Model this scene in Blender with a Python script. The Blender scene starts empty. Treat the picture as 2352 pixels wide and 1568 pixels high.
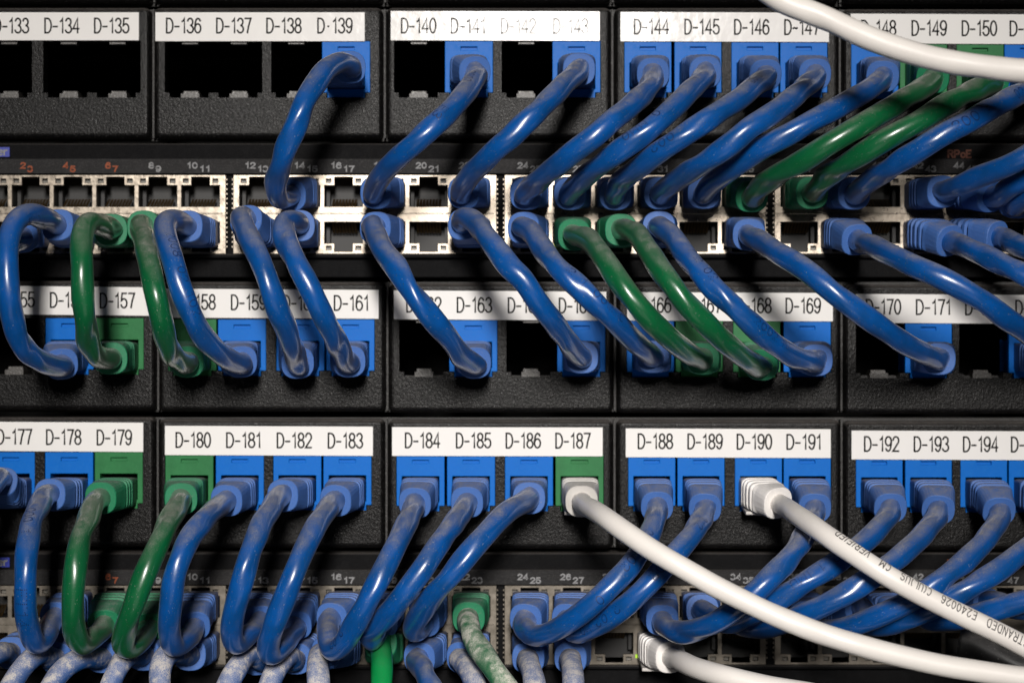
import bpy, bmesh, math, random
from mathutils import Vector, Matrix
random.seed(7)
R = math.radians
# ------------------------------------------------------------------ camera, world, lamps, exposure
scn = bpy.context.scene
COL = scn.collection
S = 0.00014            # metres per measured unit on the panel face (the photo is 2352 units wide)
D = 0.65               # camera distance from the panel face
H0 = 1.0               # height of the optical axis above the floor
cam_d = bpy.data.cameras.new('camera'); cam = bpy.data.objects.new('camera', cam_d); COL.objects.link(cam)
cam.location = (0, -D, H0); cam.rotation_euler = (R(90), 0, 0)
cam_d.sensor_width = 36; cam_d.lens = 36*D/(2352*S)
cam_d.clip_start = 0.01; cam_d.clip_end = 50
cam_d.dof.use_dof = True; cam_d.dof.focus_distance = D-0.045; cam_d.dof.aperture_fstop = 11
scn.camera = cam
scn.cycles.use_denoising = True; scn.cycles.filter_width = 1.35; scn.cycles.sample_clamp_direct = 4.0; scn.cycles.sample_clamp_indirect = 1.0
w = bpy.data.worlds.new('World'); scn.world = w; w.use_nodes = True
w.node_tree.nodes['Background'].inputs[0].default_value = (1, .95, .9, 1)
w.node_tree.nodes['Background'].inputs[1].default_value = 0.006
def lamp(name, loc, target, sx, sy, power, col):
    l = bpy.data.lights.new(name, 'AREA'); l.shape = 'RECTANGLE'; l.size = sx; l.size_y = sy
    l.energy = power; l.color = col
    o = bpy.data.objects.new(name, l); COL.objects.link(o); o.location = loc
    o.rotation_euler = (Vector(target)-Vector(loc)).to_track_quat('-Z', 'Y').to_euler()
    return o
kl = lamp('key_lamp', (0.045, -2.0, H0+0.53), (-.01, 0, H0-.085), 0.17, 0.42, 1.5, (1, .955, .91)); kl.data.spread = R(28)
lamp('added_low_fill', (0.05, -0.85, H0-0.62), (0, 0, H0-0.05), 0.6, 0.5, .38, (1, .97, .95))  # added soft fill from below to lift the lower rows, no source seen there
scn.view_settings.view_transform = 'Standard'; scn.view_settings.look = 'None'
scn.view_settings.exposure = 0; scn.view_settings.gamma = 1; scn.view_settings.use_curve_mapping = False

# ------------------------------------------------------------------ materials
def mat(name):
    m = bpy.data.materials.new(name); m.use_nodes = True
    nt = m.node_tree; return m, nt, nt.nodes['Principled BSDF']
def N(nt, t, **kw):
    n = nt.nodes.new(t)
    for k, v in kw.items(): setattr(n, k, v)
    return n
def noise(nt, scale, detail=3, rough=.55, vec=None):
    n = N(nt, 'ShaderNodeTexNoise'); n.inputs['Scale'].default_value = scale
    n.inputs['Detail'].default_value = detail; n.inputs['Roughness'].default_value = rough
    if vec is None: vec = N(nt, 'ShaderNodeTexCoord').outputs['Object']
    nt.links.new(vec, n.inputs['Vector']); return n.outputs['Fac']
def ramp(nt, src, a, b, lo=0., hi=1.):
    n = N(nt, 'ShaderNodeMapRange'); n.clamp = True
    for i, v in zip((1, 2, 3, 4), (a, b, lo, hi)): n.inputs[i].default_value = v
    nt.links.new(src, n.inputs[0]); return n.outputs[0]
def maths(nt, op, a, b=None):
    n = N(nt, 'ShaderNodeMath', operation=op)
    for i, v in enumerate((a, b)):
        if v is None: continue
        if isinstance(v, (int, float)): n.inputs[i].default_value = v
        else: nt.links.new(v, n.inputs[i])
    return n.outputs[0]
def mixc(nt, fac, a, b):
    n = N(nt, 'ShaderNodeMix', data_type='RGBA')
    nt.links.new(fac, n.inputs[0])
    for i, v in ((6, a), (7, b)):
        if isinstance(v, tuple): n.inputs[i].default_value = (*v[:3], 1)
        else: nt.links.new(v, n.inputs[i])
    return n.outputs[2]
def bump(nt, b, h, strength, dist):
    n = N(nt, 'ShaderNodeBump'); n.inputs['Strength'].default_value = strength; n.inputs['Distance'].default_value = dist
    nt.links.new(h, n.inputs['Height']); nt.links.new(n.outputs[0], b.inputs['Normal'])
DUST = (.25, .235, .23)
def dusty(name, base, rough=.3, dust=.6, lo=.15, hi=.95, patch=260, coat=0., bumps=.25, base2=None, spec=.5, dustc=DUST, speck=.5, film=0., wear=.3, sheen=0.):
    """plastic whose upward facing surface carries settled dust, broken up by wear"""
    m, nt, b = mat(name)
    geo = N(nt, 'ShaderNodeNewGeometry'); sep = N(nt, 'ShaderNodeSeparateXYZ'); nt.links.new(geo.outputs['Normal'], sep.inputs[0])
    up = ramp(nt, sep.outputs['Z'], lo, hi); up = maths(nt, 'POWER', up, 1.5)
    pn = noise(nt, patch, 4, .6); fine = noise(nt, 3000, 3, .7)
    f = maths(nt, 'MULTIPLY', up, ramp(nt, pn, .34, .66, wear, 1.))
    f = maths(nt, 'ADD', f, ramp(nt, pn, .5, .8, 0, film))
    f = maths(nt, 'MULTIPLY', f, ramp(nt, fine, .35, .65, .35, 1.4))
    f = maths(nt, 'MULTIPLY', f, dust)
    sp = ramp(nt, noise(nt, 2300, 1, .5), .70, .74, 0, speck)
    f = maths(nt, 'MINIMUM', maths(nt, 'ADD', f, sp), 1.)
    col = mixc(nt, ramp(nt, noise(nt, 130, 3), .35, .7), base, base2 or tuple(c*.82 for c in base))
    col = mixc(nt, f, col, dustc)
    nt.links.new(col, b.inputs['Base Color'])
    rr = maths(nt, 'ADD', maths(nt, 'MULTIPLY', maths(nt, 'MINIMUM', maths(nt, 'MULTIPLY', f, 1.6), 1.), .9-rough), rough)
    nt.links.new(rr, b.inputs['Roughness'])
    b.inputs['Specular IOR Level'].default_value = spec
    b.inputs['Coat Weight'].default_value = coat; b.inputs['Coat Roughness'].default_value = .18
    b.inputs['Sheen Weight'].default_value = sheen; b.inputs['Sheen Roughness'].default_value = .35; b.inputs['Sheen Tint'].default_value = (.9, .85, .8, 1)
    bump(nt, b, noise(nt, 1500, 3, .6), bumps, .00012)
    return m
M = {}
BLUE = (.0012, .074, .305); GREEN = (.002, .10, .032)
M['blue'] = dusty('blue_jacket', BLUE, .31, .85, .36, 1., coat=.6, sheen=.05, dustc=(.31, .295, .29), base2=(.0015, .054, .205))
M['green'] = dusty('green_jacket', GREEN, .31, .85, .36, 1., coat=.6, sheen=.05, dustc=(.31, .30, .27), base2=(.003, .085, .028))
M['blue_soiled'] = dusty('blue_jacket_soiled', (.012, .085, .30), .4, 1., -.5, .6, patch=330, film=1., dustc=(.50, .475, .46), wear=.4)
M['green_soiled'] = dusty('green_jacket_soiled', (.004, .13, .045), .4, 1., -.5, .6, patch=230, film=.9, dustc=(.52, .52, .45), wear=.1)
M['white'] = dusty('white_jacket', (.80, .765, .72), .38, .12, .5, 1., base2=(.78, .74, .70), bumps=.1, speck=.0)
M['green_clean'] = dusty('green_jacket_clean', (.003, .26, .06), .3, .15, .5, 1., speck=.1)
M['blue_boot'] = dusty('blue_boot', (.052, .135, .39), .55, .75, .25, 1., patch=500, base2=(.045, .12, .36), bumps=.6, spec=.35)
M['green_boot'] = dusty('green_boot', (.012, .19, .085), .55, .6, .25, 1., patch=500, bumps=.5, spec=.35)
M['white_boot'] = dusty('white_boot', (.82, .79, .76), .5, .3, .4, 1., patch=500, bumps=.2, speck=.1)
M['clear_grey'] = dusty('cloudy_boot', (.55, .53, .50), .45, .4, .3, 1., patch=500, bumps=.2, speck=.1)
M['blue_shell'] = dusty('blue_plug_shell', (.035, .075, .23), .5, .95, .2, .9, patch=420, bumps=.3, spec=.4)
M['green_shell'] = dusty('green_plug_shell', (.02, .12, .06), .5, .75, .2, 1., patch=420, bumps=.3, spec=.4)
M['white_shell'] = dusty('white_plug_shell', (.62, .59, .56), .35, .4, .3, 1., patch=420, bumps=.2, speck=.1)
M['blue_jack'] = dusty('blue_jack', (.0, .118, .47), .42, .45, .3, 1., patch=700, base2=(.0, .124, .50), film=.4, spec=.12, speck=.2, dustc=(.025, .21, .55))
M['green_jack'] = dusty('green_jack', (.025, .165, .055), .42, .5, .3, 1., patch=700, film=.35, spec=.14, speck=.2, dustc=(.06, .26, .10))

def plastic(name, c, rough, grain, spec=.5, bumps=.6, fleck=.06, dist=.0005):
    m, nt, b = mat(name)
    f = noise(nt, grain, 3, .75); f2 = noise(nt, grain*.13, 3); f3 = noise(nt, grain*1.6, 1, .5)
    col = mixc(nt, ramp(nt, f3, .60, .74), c, (fleck, fleck*.94, fleck*.9))
    col = mixc(nt, ramp(nt, f2, .5, .85, 0, .35), col, tuple(min(1, x*2+.004) for x in c))
    geo = N(nt, 'ShaderNodeNewGeometry'); sep = N(nt, 'ShaderNodeSeparateXYZ'); nt.links.new(geo.outputs['Normal'], sep.inputs[0])
    col = mixc(nt, maths(nt, 'MULTIPLY', ramp(nt, sep.outputs['Z'], .25, .95, 0, .6), ramp(nt, f3, .4, .6, .5, 1.)), col, (.17, .155, .145))
    nt.links.new(col, b.inputs['Base Color']); nt.links.new(ramp(nt, f3, .35, .7, rough+.14, rough-.08), b.inputs['Roughness'])
    b.inputs['Specular IOR Level'].default_value = spec
    bump(nt, b, f, bumps, dist)
    return m
M['bezel'] = plastic('black_grained_plastic', (.0028, .0026, .0026), .285, 1150, .14, 1., .026, .00017)
M['casing'] = plastic('charcoal_casing', (.0045, .0045, .005), .6, 2600, .06, .25, .01)
M['legend'] = plastic('legend_print_strip', (.013, .0125, .013), .55, 2600, .18, .3, .04)
M['lug'] = plastic('pale_grey_lug', (.05, .046, .042), .35, 1500, .5, .5, .12, .0002)  # paler grey than the faceplate around it
M['frame'] = plastic('dark_steel_frame', (.02, .019, .018), .5, 1800, .4, .3, .05)
m, nt, b = mat('black_shade_backing'); b.inputs['Base Color'].default_value = (.0025, .0025, .0025, 1); b.inputs['Roughness'].default_value = .9
b.inputs['Specular IOR Level'].default_value = .1; M['void'] = m  # near-black colour paints the unlit depth behind the holes
m, nt, b = mat('label_tape'); f = noise(nt, 90, 2)
nt.links.new(mixc(nt, f, (.80, .785, .765), (.765, .75, .73)), b.inputs['Base Color']); b.inputs['Roughness'].default_value = .13; b.inputs['Specular IOR Level'].default_value = .3
bump(nt, b, noise(nt, 160, 3), .2, .0006); M['label'] = m
m, nt, b = mat('label_ink'); b.inputs['Base Color'].default_value = (.012, .012, .012, 1); b.inputs['Roughness'].default_value = .13; b.inputs['Specular IOR Level'].default_value = .09
nt.links.new(mixc(nt, noise(nt, 900, 2), (.01, .01, .01), (.022, .021, .02)), b.inputs['Base Color'])
bump(nt, b, noise(nt, 160, 3), .18, .0006); M['ink'] = m
def simple(name, c, rough=.5, metal=0., emit=0.):
    m, nt, b = mat(name)
    nt.links.new(mixc(nt, noise(nt, 1400, 3), c, tuple(x*.72 for x in c)), b.inputs['Base Color'])
    b.inputs['Roughness'].default_value = rough; b.inputs['Metallic'].default_value = metal
    if emit:
        b.inputs['Emission Color'].default_value = (*c, 1); b.inputs['Emission Strength'].default_value = emit
    return m
for nm, c1, c2, r0, r1 in (('metal', (.36, .315, .26), (.28, .24, .195), .25, .38), ('metal_dimmed', (.17, .15, .125), (.10, .088, .07), .42, .62)):  # lower switch copy: dust, plus its lack of glare put in as darker colour
    m, nt, b = mat('nickel_shield' if nm == 'metal' else 'dimmed_dusty_nickel_shield'); b.inputs['Metallic'].default_value = 1. if nm == 'metal' else .75
    nt.links.new(mixc(nt, ramp(nt, noise(nt, 260, 4), .35, .7), c1, c2), b.inputs['Base Color'])
    nt.links.new(ramp(nt, noise(nt, 700, 3), .3, .7, r0, r1), b.inputs['Roughness']); bump(nt, b, noise(nt, 500, 2), .12, .0004); M[nm] = m
M['socket'] = simple('socket_plastic', (.007, .0065, .006), .55)
M['gold'] = simple('gilt_contacts', (.42, .27, .12), .45, 1.)
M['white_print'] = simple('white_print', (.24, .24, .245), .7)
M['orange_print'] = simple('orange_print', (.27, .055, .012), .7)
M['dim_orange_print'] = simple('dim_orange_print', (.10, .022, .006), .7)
M['badge'] = simple('badge_blue', (.012, .03, .33), .4)
M['navy_print'] = simple('navy_print', (.003, .018, .09), .5)
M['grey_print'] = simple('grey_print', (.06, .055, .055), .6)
M['led_on'] = simple('led_green', (.35, .6, .02), .4, 0., .5)
M['led_off'] = simple('led_lens', (.16, .15, .13), .3)
M['rubber'] = dusty('black_jacket', (.012, .012, .012), .45, .35)

# ------------------------------------------------------------------ object helpers
WLOC = {}
def tag(o, label=None, cat=None, group=None, kind=None):
    for k, v in (('label', label), ('category', cat), ('group', group), ('kind', kind)):
        if v: o[k] = v
def thing(name, loc, label, cat, group=None):
    o = bpy.data.objects.new(name, None); COL.objects.link(o); o.empty_display_size = .01
    o.location = loc; WLOC[o.name] = Vector(loc); tag(o, label, cat, group); return o
def obj(name, verts, faces, mats, parent=None, mi=None, smooth=False, bevel=0.):
    vs = [Vector(v) for v in verts]
    c = Vector([(min(v[i] for v in vs)+max(v[i] for v in vs))/2 for i in range(3)])
    me = bpy.data.meshes.new(name); me.from_pydata([tuple(v-c) for v in vs], [], faces)
    for k in (mats if isinstance(mats, (list, tuple)) else [mats]): me.materials.append(M[k])
    if mi: me.polygons.foreach_set('material_index', mi)
    if smooth is True: me.polygons.foreach_set('use_smooth', [True]*len(faces))
    elif smooth: me.polygons.foreach_set('use_smooth', smooth)
    me.update()
    o = bpy.data.objects.new(name, me); COL.objects.link(o); WLOC[o.name] = c
    if parent: o.parent = parent; o.location = c-WLOC[parent.name]
    else: o.location = c
    if bevel:
        b = o.modifiers.new('edge', 'BEVEL'); b.width = bevel; b.segments = 2; b.limit_method = 'ANGLE'; b.angle_limit = R(40)
    return o
def W(px, py, z=0.):                    # measured place on the photo at depth z (metres in front of the panel face)
    k = (D-z)/D
    return Vector(((px-1176)*S*k, -z, H0-(py-784)*S*k))
def Q(px, py, z=0.):                    # a point of a rigid upright body measured on the face plane, then set in depth
    return Vector(((px-1176)*S, -z, H0-(py-784)*S))
class MB:
    def __init__(s): s.v = []; s.f = []; s.m = []
    def add(s, v, f, m=0):
        n = len(s.v); s.v += v; s.f += [tuple(i+n for i in q) for q in f]; s.m += [m]*len(f)
    def box(s, x0, x1, y0, y1, z0, z1, m=0):
        v = [Q(x, y, z) for z in (z0, z1) for y in (y0, y1) for x in (x0, x1)]
        s.add(v, [(0, 1, 3, 2), (4, 6, 7, 5), (0, 4, 5, 1), (2, 3, 7, 6), (0, 2, 6, 4), (1, 5, 7, 3)], m)
    def grid(s, xs, ys, solid, z0, z1, m=0):
        nx, ny = len(xs)-1, len(ys)-1; idx = {}
        def V(i, j, k):
            if (i, j, k) not in idx:
                idx[i, j, k] = len(s.v); s.v.append(Q(xs[i], ys[j], (z0, z1)[k]))
            return idx[i, j, k]
        ok = lambda i, j: 0 <= i < nx and 0 <= j < ny and solid((xs[i]+xs[i+1])/2, (ys[j]+ys[j+1])/2)
        for i in range(nx):
            for j in range(ny):
                if not ok(i, j): continue
                a, b, c, d = (i, j), (i+1, j), (i+1, j+1), (i, j+1)
                F = [(V(*d, 1), V(*c, 1), V(*b, 1), V(*a, 1)), (V(*a, 0), V(*b, 0), V(*c, 0), V(*d, 0))]
                for (p, q), (di, dj) in (((a, b), (0, -1)), ((b, c), (1, 0)), ((c, d), (0, 1)), ((d, a), (-1, 0))):
                    if not ok(i+di, j+dj): F.append((V(*p, 1), V(*q, 1), V(*q, 0), V(*p, 0)))
                s.f += F; s.m += [m]*len(F)
    def obj(s, name, mats, parent=None, **k): return obj(name, s.v, s.f, mats, parent, s.m, **k)

# ------------------------------------------------------------------ stroke lettering
def arc(cx, cy, rx, ry, a0, a1, n=14): return [(cx+rx*math.cos(R(a0+(a1-a0)*i/n)), cy+ry*math.sin(R(a0+(a1-a0)*i/n))) for i in range(n+1)]
six = [arc(.27, .31, .27, .31, 0, 360, 20), [(.0, .31), (.01, .52), (.05, .74), (.13, .92), (.26, 1.), (.4, .96), (.5, .82)]]
GL = {
 'D': (.60, [[(0, 0), (0, 1), (.22, 1)]+arc(.22, .5, .36, .5, 90, -90)+[(0, 0)]]),
 '0': (.54, [arc(.27, .5, .27, .5, 0, 360, 24)]), '1': (.40, [[(.06, .78), (.18, .84), (.28, 1), (.28, 0)]]),
 '2': (.54, [arc(.27, .73, .26, .27, 175, -35)+[(0, 0), (.54, 0)]]),
 '3': (.54, [arc(.26, .755, .24, .245, 165, -90)+arc(.26, .255, .28, .255, 90, -165)]),
 '4': (.56, [[(.42, 0), (.42, 1), (0, .28), (.56, .28)]]),
 '5': (.54, [[(.5, 1), (.09, 1), (.03, .5)]+arc(.26, .31, .28, .31, 140, -160)]),
 '6': (.54, six), '7': (.54, [[(0, 1), (.54, 1), (.34, .5), (.22, 0)]]),
 '8': (.54, [arc(.27, .76, .23, .24, 0, 360, 18), arc(.27, .26, .27, .26, 0, 360, 18)]),
 '9': (.54, [[(.54-x, 1-y) for x, y in p] for p in six]),
 '-': (.46, [[(0, .43), (.40, .43)]]), '~': (.46, [[(0, .40), (.1, .46), (.2, .44), (.3, .40), (.40, .46)]]),
 '.': (.46, [[(.16, .45), (.25, .45)]]), ':': (.2, [[(.06, .3), (.14, .3)], [(.06, .7), (.14, .7)]]), ' ': (.45, []),
 'S': (.54, [arc(.27, .745, .26, .255, 20, 270)+arc(.27, .25, .27, .25, 90, -160)]),
 'T': (.56, [[(0, 1), (.56, 1)], [(.28, 1), (.28, 0)]]), 'R': (.56, [[(0, 0), (0, 1), (.3, 1)]+arc(.3, .76, .22, .24, 90, -90)+[(0, .52)], [(.28, .52), (.55, 0)]]),
 'A': (.58, [[(0, 0), (.29, 1), (.58, 0)], [(.12, .36), (.46, .36)]]), 'N': (.54, [[(0, 0), (0, 1), (.54, 0), (.54, 1)]]),
 'E': (.5, [[(.5, 1), (0, 1), (0, 0), (.5, 0)], [(0, .52), (.4, .52)]]), 'F': (.5, [[(.5, 1), (0, 1), (0, 0)], [(0, .52), (.4, .52)]]),
 'C': (.54, [arc(.28, .5, .28, .5, 50, 310)]), 'U': (.54, [[(0, 1), (0, .25)]+arc(.27, .25, .27, .25, 180, 360)+[(.54, 1)]]),
 'L': (.48, [[(0, 1), (0, 0), (.48, 0)]]), 'M': (.64, [[(0, 0), (0, 1), (.32, .4), (.64, 1), (.64, 0)]]), 'V': (.56, [[(0, 1), (.28, 0), (.56, 1)]]),
 'I': (.2, [[(.1, 0), (.1, 1)]]), '(': (.22, [arc(.3, .5, .28, .55, 120, 240)]), ')': (.22, [arc(-.08, .5, .28, .55, 60, -60)]),
 'P': (.54, [[(0, 0), (0, 1), (.3, 1)]+arc(.3, .74, .22, .26, 90, -90)+[(0, .48)]]), 'o': (.46, [arc(.23, .33, .23, .33, 0, 360, 16)]),
 'O': (.54, [arc(.27, .5, .27, .5, 0, 360, 24)]), 'Z': (.54, [[(0, 1), (.54, 1), (0, 0), (.54, 0)]]),
 'e': (.46, [[(0, .35), (.46, .35)]+arc(.23, .33, .23, .33, 5, 310)]), 'r': (.34, [[(0, 0), (0, .66)], [(0, .4), (.12, .62), (.32, .64)]]),
}
def strokes(text, gap=.16):
    x = 0; out = []
    for ch in text:
        wd, ps = GL[ch]
        out += [[(x+a, b) for a, b in p] for p in ps]; x += wd+gap
    return out, x-gap
def ribbon(p, hw):                       # flat strip along a polyline -> 2D verts, quads
    v = []; n = len(p)
    for i in range(n):
        a = Vector(p[max(0, i-1)]); b = Vector(p[i]); c = Vector(p[min(n-1, i+1)])
        d1 = (b-a) if i else (c-b); d2 = (c-b) if i < n-1 else (b-a)
        if d1.length < 1e-9: d1 = d2
        if d2.length < 1e-9: d2 = d1
        d1.normalize(); d2.normalize()
        t = d1+d2; t = t.normalized() if t.length > 1e-6 else d1
        nrm = Vector((-t.y, t.x)); k = 1/max(.45, abs(nrm.dot(Vector((-d1.y, d1.x)))))
        e = b.copy()
        if i == 0: e = b-d1*hw*.6
        if i == n-1: e = b+d2*hw*.6
        v += [tuple(e+nrm*hw*k), tuple(e-nrm*hw*k)]
    return v, [(2*i, 2*i+1, 2*i+3, 2*i+2) for i in range(n-1)]
def flat_text(mb, text, x, y, wdt, hgt, z, m, hw, gap=.16, slope=0.):
    """lettering on an upright face; x,y = lower left in measured units"""
    st, tw = strokes(text, gap); kx = wdt/tw
    for i, p in enumerate(st):
        pts = [(a*kx, b*hgt) for a, b in p]
        v, f = ribbon(pts, hw)
        mb.add([Q(x+a, y-b+slope*a, z+.000012*(i % 4)) for a, b in v], [q[::-1] for q in f], m)

# ------------------------------------------------------------------ black sheet standing in for the shade inside the rack, behind everything
mb = MB(); mb.box(-420, 2760, -420, 1980, -.075, -.07)
o = mb.obj('rack_shade_backing', 'void'); tag(o, 'flat black sheet standing in for the shade inside the rack behind the port holes', 'rack')

# ------------------------------------------------------------------ patch panels
def bezel_mesh(x0, x1, y0, y1, ports, oy, pw, has_holes=True):
    """grained four port faceplate: rounded rim, two double openings with notched lower edges"""
    hy0, hy1, hy2 = y0+77+oy, y0+196+oy, y0+207+oy
    holes = [(ports[0]-1, ports[1]+pw[1]+1), (ports[2]-1, ports[3]+pw[3]+1)]
    xs = {x0, x1}; cuts = []
    if has_holes:
        for a, b in holes:
            mid = (a+b)/2
            cuts += [(a, b, hy0, hy1)]
            for c in (a+56, b-56): cuts += [(c-45, c+45, hy1, hy2)]
        for a, b, c, d in cuts: xs |= {a, b}
    xs = sorted(xs); ys = [y0, hy0, hy1, hy2, y1] if has_holes else [y0, y1]
    solid = lambda x, y: not any(a < x < b and c < y < d for a, b, c, d in cuts)
    mb = MB(); mb.grid(xs, ys, solid, -.006, .0006)
    bm = bmesh.new(); vs = [bm.verts.new(v) for v in mb.v]
    for f in mb.f:
        try: bm.faces.new([vs[i] for i in f])
        except ValueError: pass
    ax0, ax1 = Q(x0, 0).x, Q(x1, 0).x; az1, az0 = Q(0, y0).z, Q(0, y1).z; e = 1e-6
    on = lambda v: (abs(v.co.x-ax0) < e or abs(v.co.x-ax1) < e, abs(v.co.z-az0) < e or abs(v.co.z-az1) < e)
    corner = [d for d in bm.edges if all(all(on(v)) for v in d.verts) and abs(d.verts[0].co.y-d.verts[1].co.y) > 1e-4]
    bmesh.ops.bevel(bm, geom=corner, offset=14*S, segments=5, profile=.5, affect='EDGES')
    rim = []
    for d in bm.edges:
        if all(abs(v.co.y+.0006) < e for v in d.verts) and len(d.link_faces) == 2:
            ns = [f.normal for f in d.link_faces]
            mid = (d.verts[0].co+d.verts[1].co)/2
            if abs(d.link_faces[0].normal.dot(d.link_faces[1].normal)) < .5:
                px = (mid.x/S)+1176; py = 784-(mid.z-H0)/S
                if px < x0+15.5 or px > x1-15.5 or py < y0+15.5 or py > y1-15.5:
                    if not any(a-1 <= px <= b+1 and c-1 <= py <= dd+1 for a, b, c, dd in cuts): rim.append(d)
    bm.normal_update()
    bmesh.ops.bevel(bm, geom=rim, offset=12*S, segments=5, profile=.5, affect='EDGES')
    bm.verts.ensure_lookup_table()
    v = [x.co.copy() for x in bm.verts]; f = [tuple(x.index for x in q.verts) for q in bm.faces]
    bm.free(); return v, f
def jack_mb(x0, y0, wd):
    mb = MB(); x1 = x0+wd; z = .0002
    xs = [x0, x0+12, x0+36, x1-36, x1-12, x1]; ys = [y0, y0+13, y0+21, y0+50, y0+110, y0+118, y0+131]
    def solid(x, y):
        if x0+36 < x < x1-36 and y0+13 < y < y0+21: return False
        if x0+12 < x < x1-12 and y0+50 < y < y0+110: return False
        if y > y0+118 and (x < x0+12 or x > x1-12): return False
        return True
    mb.grid(xs, ys, solid, -.0022, z)
    mb.box(x0+34, x1-34, y0+11, y0+23, -.0015, -.0009)                      # floor of the latch slot
    t = .014
    for a, b, c, d in ((x0+5, x0+12, y0+44, y0+116), (x1-12, x1-5, y0+44, y0+116), (x0+12, x1-12, y0+43, y0+49.9), (x0+12, x1-12, y0+110.1, y0+116)):
        mb.box(a, b, c, d, -t, -.0022)
    mb.box(x0+5, x1-5, y0+42, y0+117, -t-.001, -t)
    return mb
ROWS = []
def panel(y0, y1, gaps, groups, label, oy=0.):
    p = thing('patch_bay', (0, 0, Q(0, y1).z), label, 'patch panel', 'patch panels with numbered ports')
    # steel strip that carries the faceplates
    cuts = [(g['ports'][0]-6, g['ports'][1]+116, y0+70, y0+215) for g in groups if g.get('jacks') is not None]+[(g['ports'][2]-6, g['ports'][3]+116, y0+70, y0+215) for g in groups if g.get('jacks') is not None]
    xs = sorted({-170, 2462} | {v for c in cuts for v in c[:2]})
    mb = MB(); mb.grid(xs, [y0-2, y0+70, y0+215, y1+2] if cuts else [y0-2, y1+2], lambda x, y: not any(a < x < b and c < y < d for a, b, c, d in cuts), -.0085, -.0062)
    for gx in gaps[1:-1]: mb.box(gx-2.2, gx+2.2, y0+2, y1-2, -.0062, -.0018)     # rib between two faceplates
    mb.obj('mounting_strip', 'frame', p)
    for i, g in enumerate(groups):
        x0, x1 = gaps[i]+4, gaps[i+1]-4; dy = g.get('dy', 0)
        has = g.get('jacks') is not None; pw = [g.get('w', 110)]*4
        v, f = bezel_mesh(x0, x1, y0+dy, y1+dy, g.get('ports', [0]*4), oy, pw, has)
        bz = obj('faceplate', v, f, 'bezel', p)
        if not has: continue
        lx0, ly0, lx1, ly1, sl = g['lab']
        mb = MB(); zt = .0009
        q = [Q(lx0, ly0, zt), Q(lx1, ly0+sl, zt), Q(lx1, ly1+sl, zt), Q(lx0, ly1, zt)]; q2 = [Vector((a.x, -.00055, a.z)) for a in q]
        mb.add(q+q2, [(3, 2, 1, 0), (0, 1, 5, 4), (1, 2, 6, 5), (2, 3, 7, 6), (3, 0, 4, 7)], 0)
        for tx, txt in g['txt']:
            flat_text(mb, txt, tx+2, g['ty']+sl*(tx-lx0)/(lx1-lx0), 78, 33, zt+.00006, 1, 1.95)
        mb.obj('label_strip', ['label', 'ink'], bz)
        for k, c in enumerate(g['jacks']):
            if not c: 
                # bare opening: small spring lugs above and below
                mb = MB(); x = g['ports'][k]; yy = y0+dy+oy
                mb.box(x+38, x+74, yy+77.2, yy+83, -.005, -.0006); mb.obj('spring_lug', 'lug', p)
                mb = MB(); mb.box(x+34, x+76, yy+196, yy+207.5, -.009, -.0014); mb.box(x+38, x+72, yy+189, yy+195.9, -.009, -.0034); mb.obj('spring_lug', 'lug', p); continue
            j = jack_mb(g['ports'][k], y0+dy+77+oy, g.get('w', 110)).obj('green_jack' if c == 'g' else 'blue_jack', 'green_jack' if c == 'g' else 'blue_jack', p, bevel=.00016)
    return p
def T(start, xs): return [(x, 'D-%d' % (start+i)) for i, x in enumerate(xs)]
panel(-304, 6, [-166, 352, 884, 1408, 1932, 2456], [dict() for _ in range(5)], 'black patch panel at the top edge, only its lower rim in view')
panel(18, 318, [-166, 350, 883, 1407, 1931, 2456], [
 dict(ports=[-150, -36, 101, 213], jacks=[0, 0, 0, 0], lab=(-150, 30, 320, 94, 0), ty=77, txt=T(132, [-127, -13, 103, 217])),
 dict(ports=[380, 492, 624, 740], jacks=[0, 0, 0, 'b'], lab=(358, 30, 838, 96, 0), ty=77, txt=T(136, [382, 497, 612])+[(729, 'D.139')]),
 dict(ports=[906, 1022, 1153, 1269], jacks=[0, 'b', 0, 'b'], lab=(898, 27, 1377, 94, 1), ty=77, txt=T(140, [921, 1035, 1150, 1270])),
 dict(ports=[1434, 1549, 1680, 1792], jacks=['b']*4, lab=(1425, 29, 1903, 96, 2), ty=79, w=108, txt=T(144, [1455, 1571, 1685])+[(1800, 'D~147')]),
 dict(ports=[1955, 2067, 2197, 2307], jacks=['b', 'g', 'g', 'b'], lab=(1953, 33, 2430, 101, 2), ty=82, w=108, dy=3, txt=T(148, [1976, 2092, 2207, 2317])),
], 'topmost complete patch panel with labels D-133 to D-150, half its ports empty')
panel(648, 945, [-166, 361, 889, 1413, 1935, 2460], [
 dict(ports=[-137, -25, 105, 220], jacks=[0, 0, 'b', 'g'], lab=(-130, 655, 345, 720, 5), ty=703, dy=-3, txt=T(154, [-115, 0, 116, 230])),
 dict(ports=[387, 501, 635, 750], jacks=['g', 'b', 'b', 'b'], lab=(383, 663, 870, 729, 3), ty=710, txt=T(158, [415, 531, 650, 767])),
 dict(ports=[918, 1032, 1164, 1280], jacks=[0, 'b', 0, 'b'], lab=(905, 667, 1392, 733, 3), ty=716, dy=2, txt=T(162, [933, 1049, 1166, 1283])),
 dict(ports=[1440, 1552, 1684, 1800], jacks=['b', 'g', 'g', 'b'], lab=(1440, 671, 1912, 736, 2), ty=717, w=108, dy=3, txt=T(166, [1460, 1575, 1690, 1803])),
 dict(ports=[1966, 2079, 2203, 2317], jacks=[0, 'b', 0, 'b'], lab=(1964, 675, 2440, 741, 3), ty=721, w=107, dy=5, txt=T(170, [1987, 2102, 2215, 2330])),
], 'middle patch panel with labels D-155 to D-171 between the two switches', oy=8)
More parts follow.
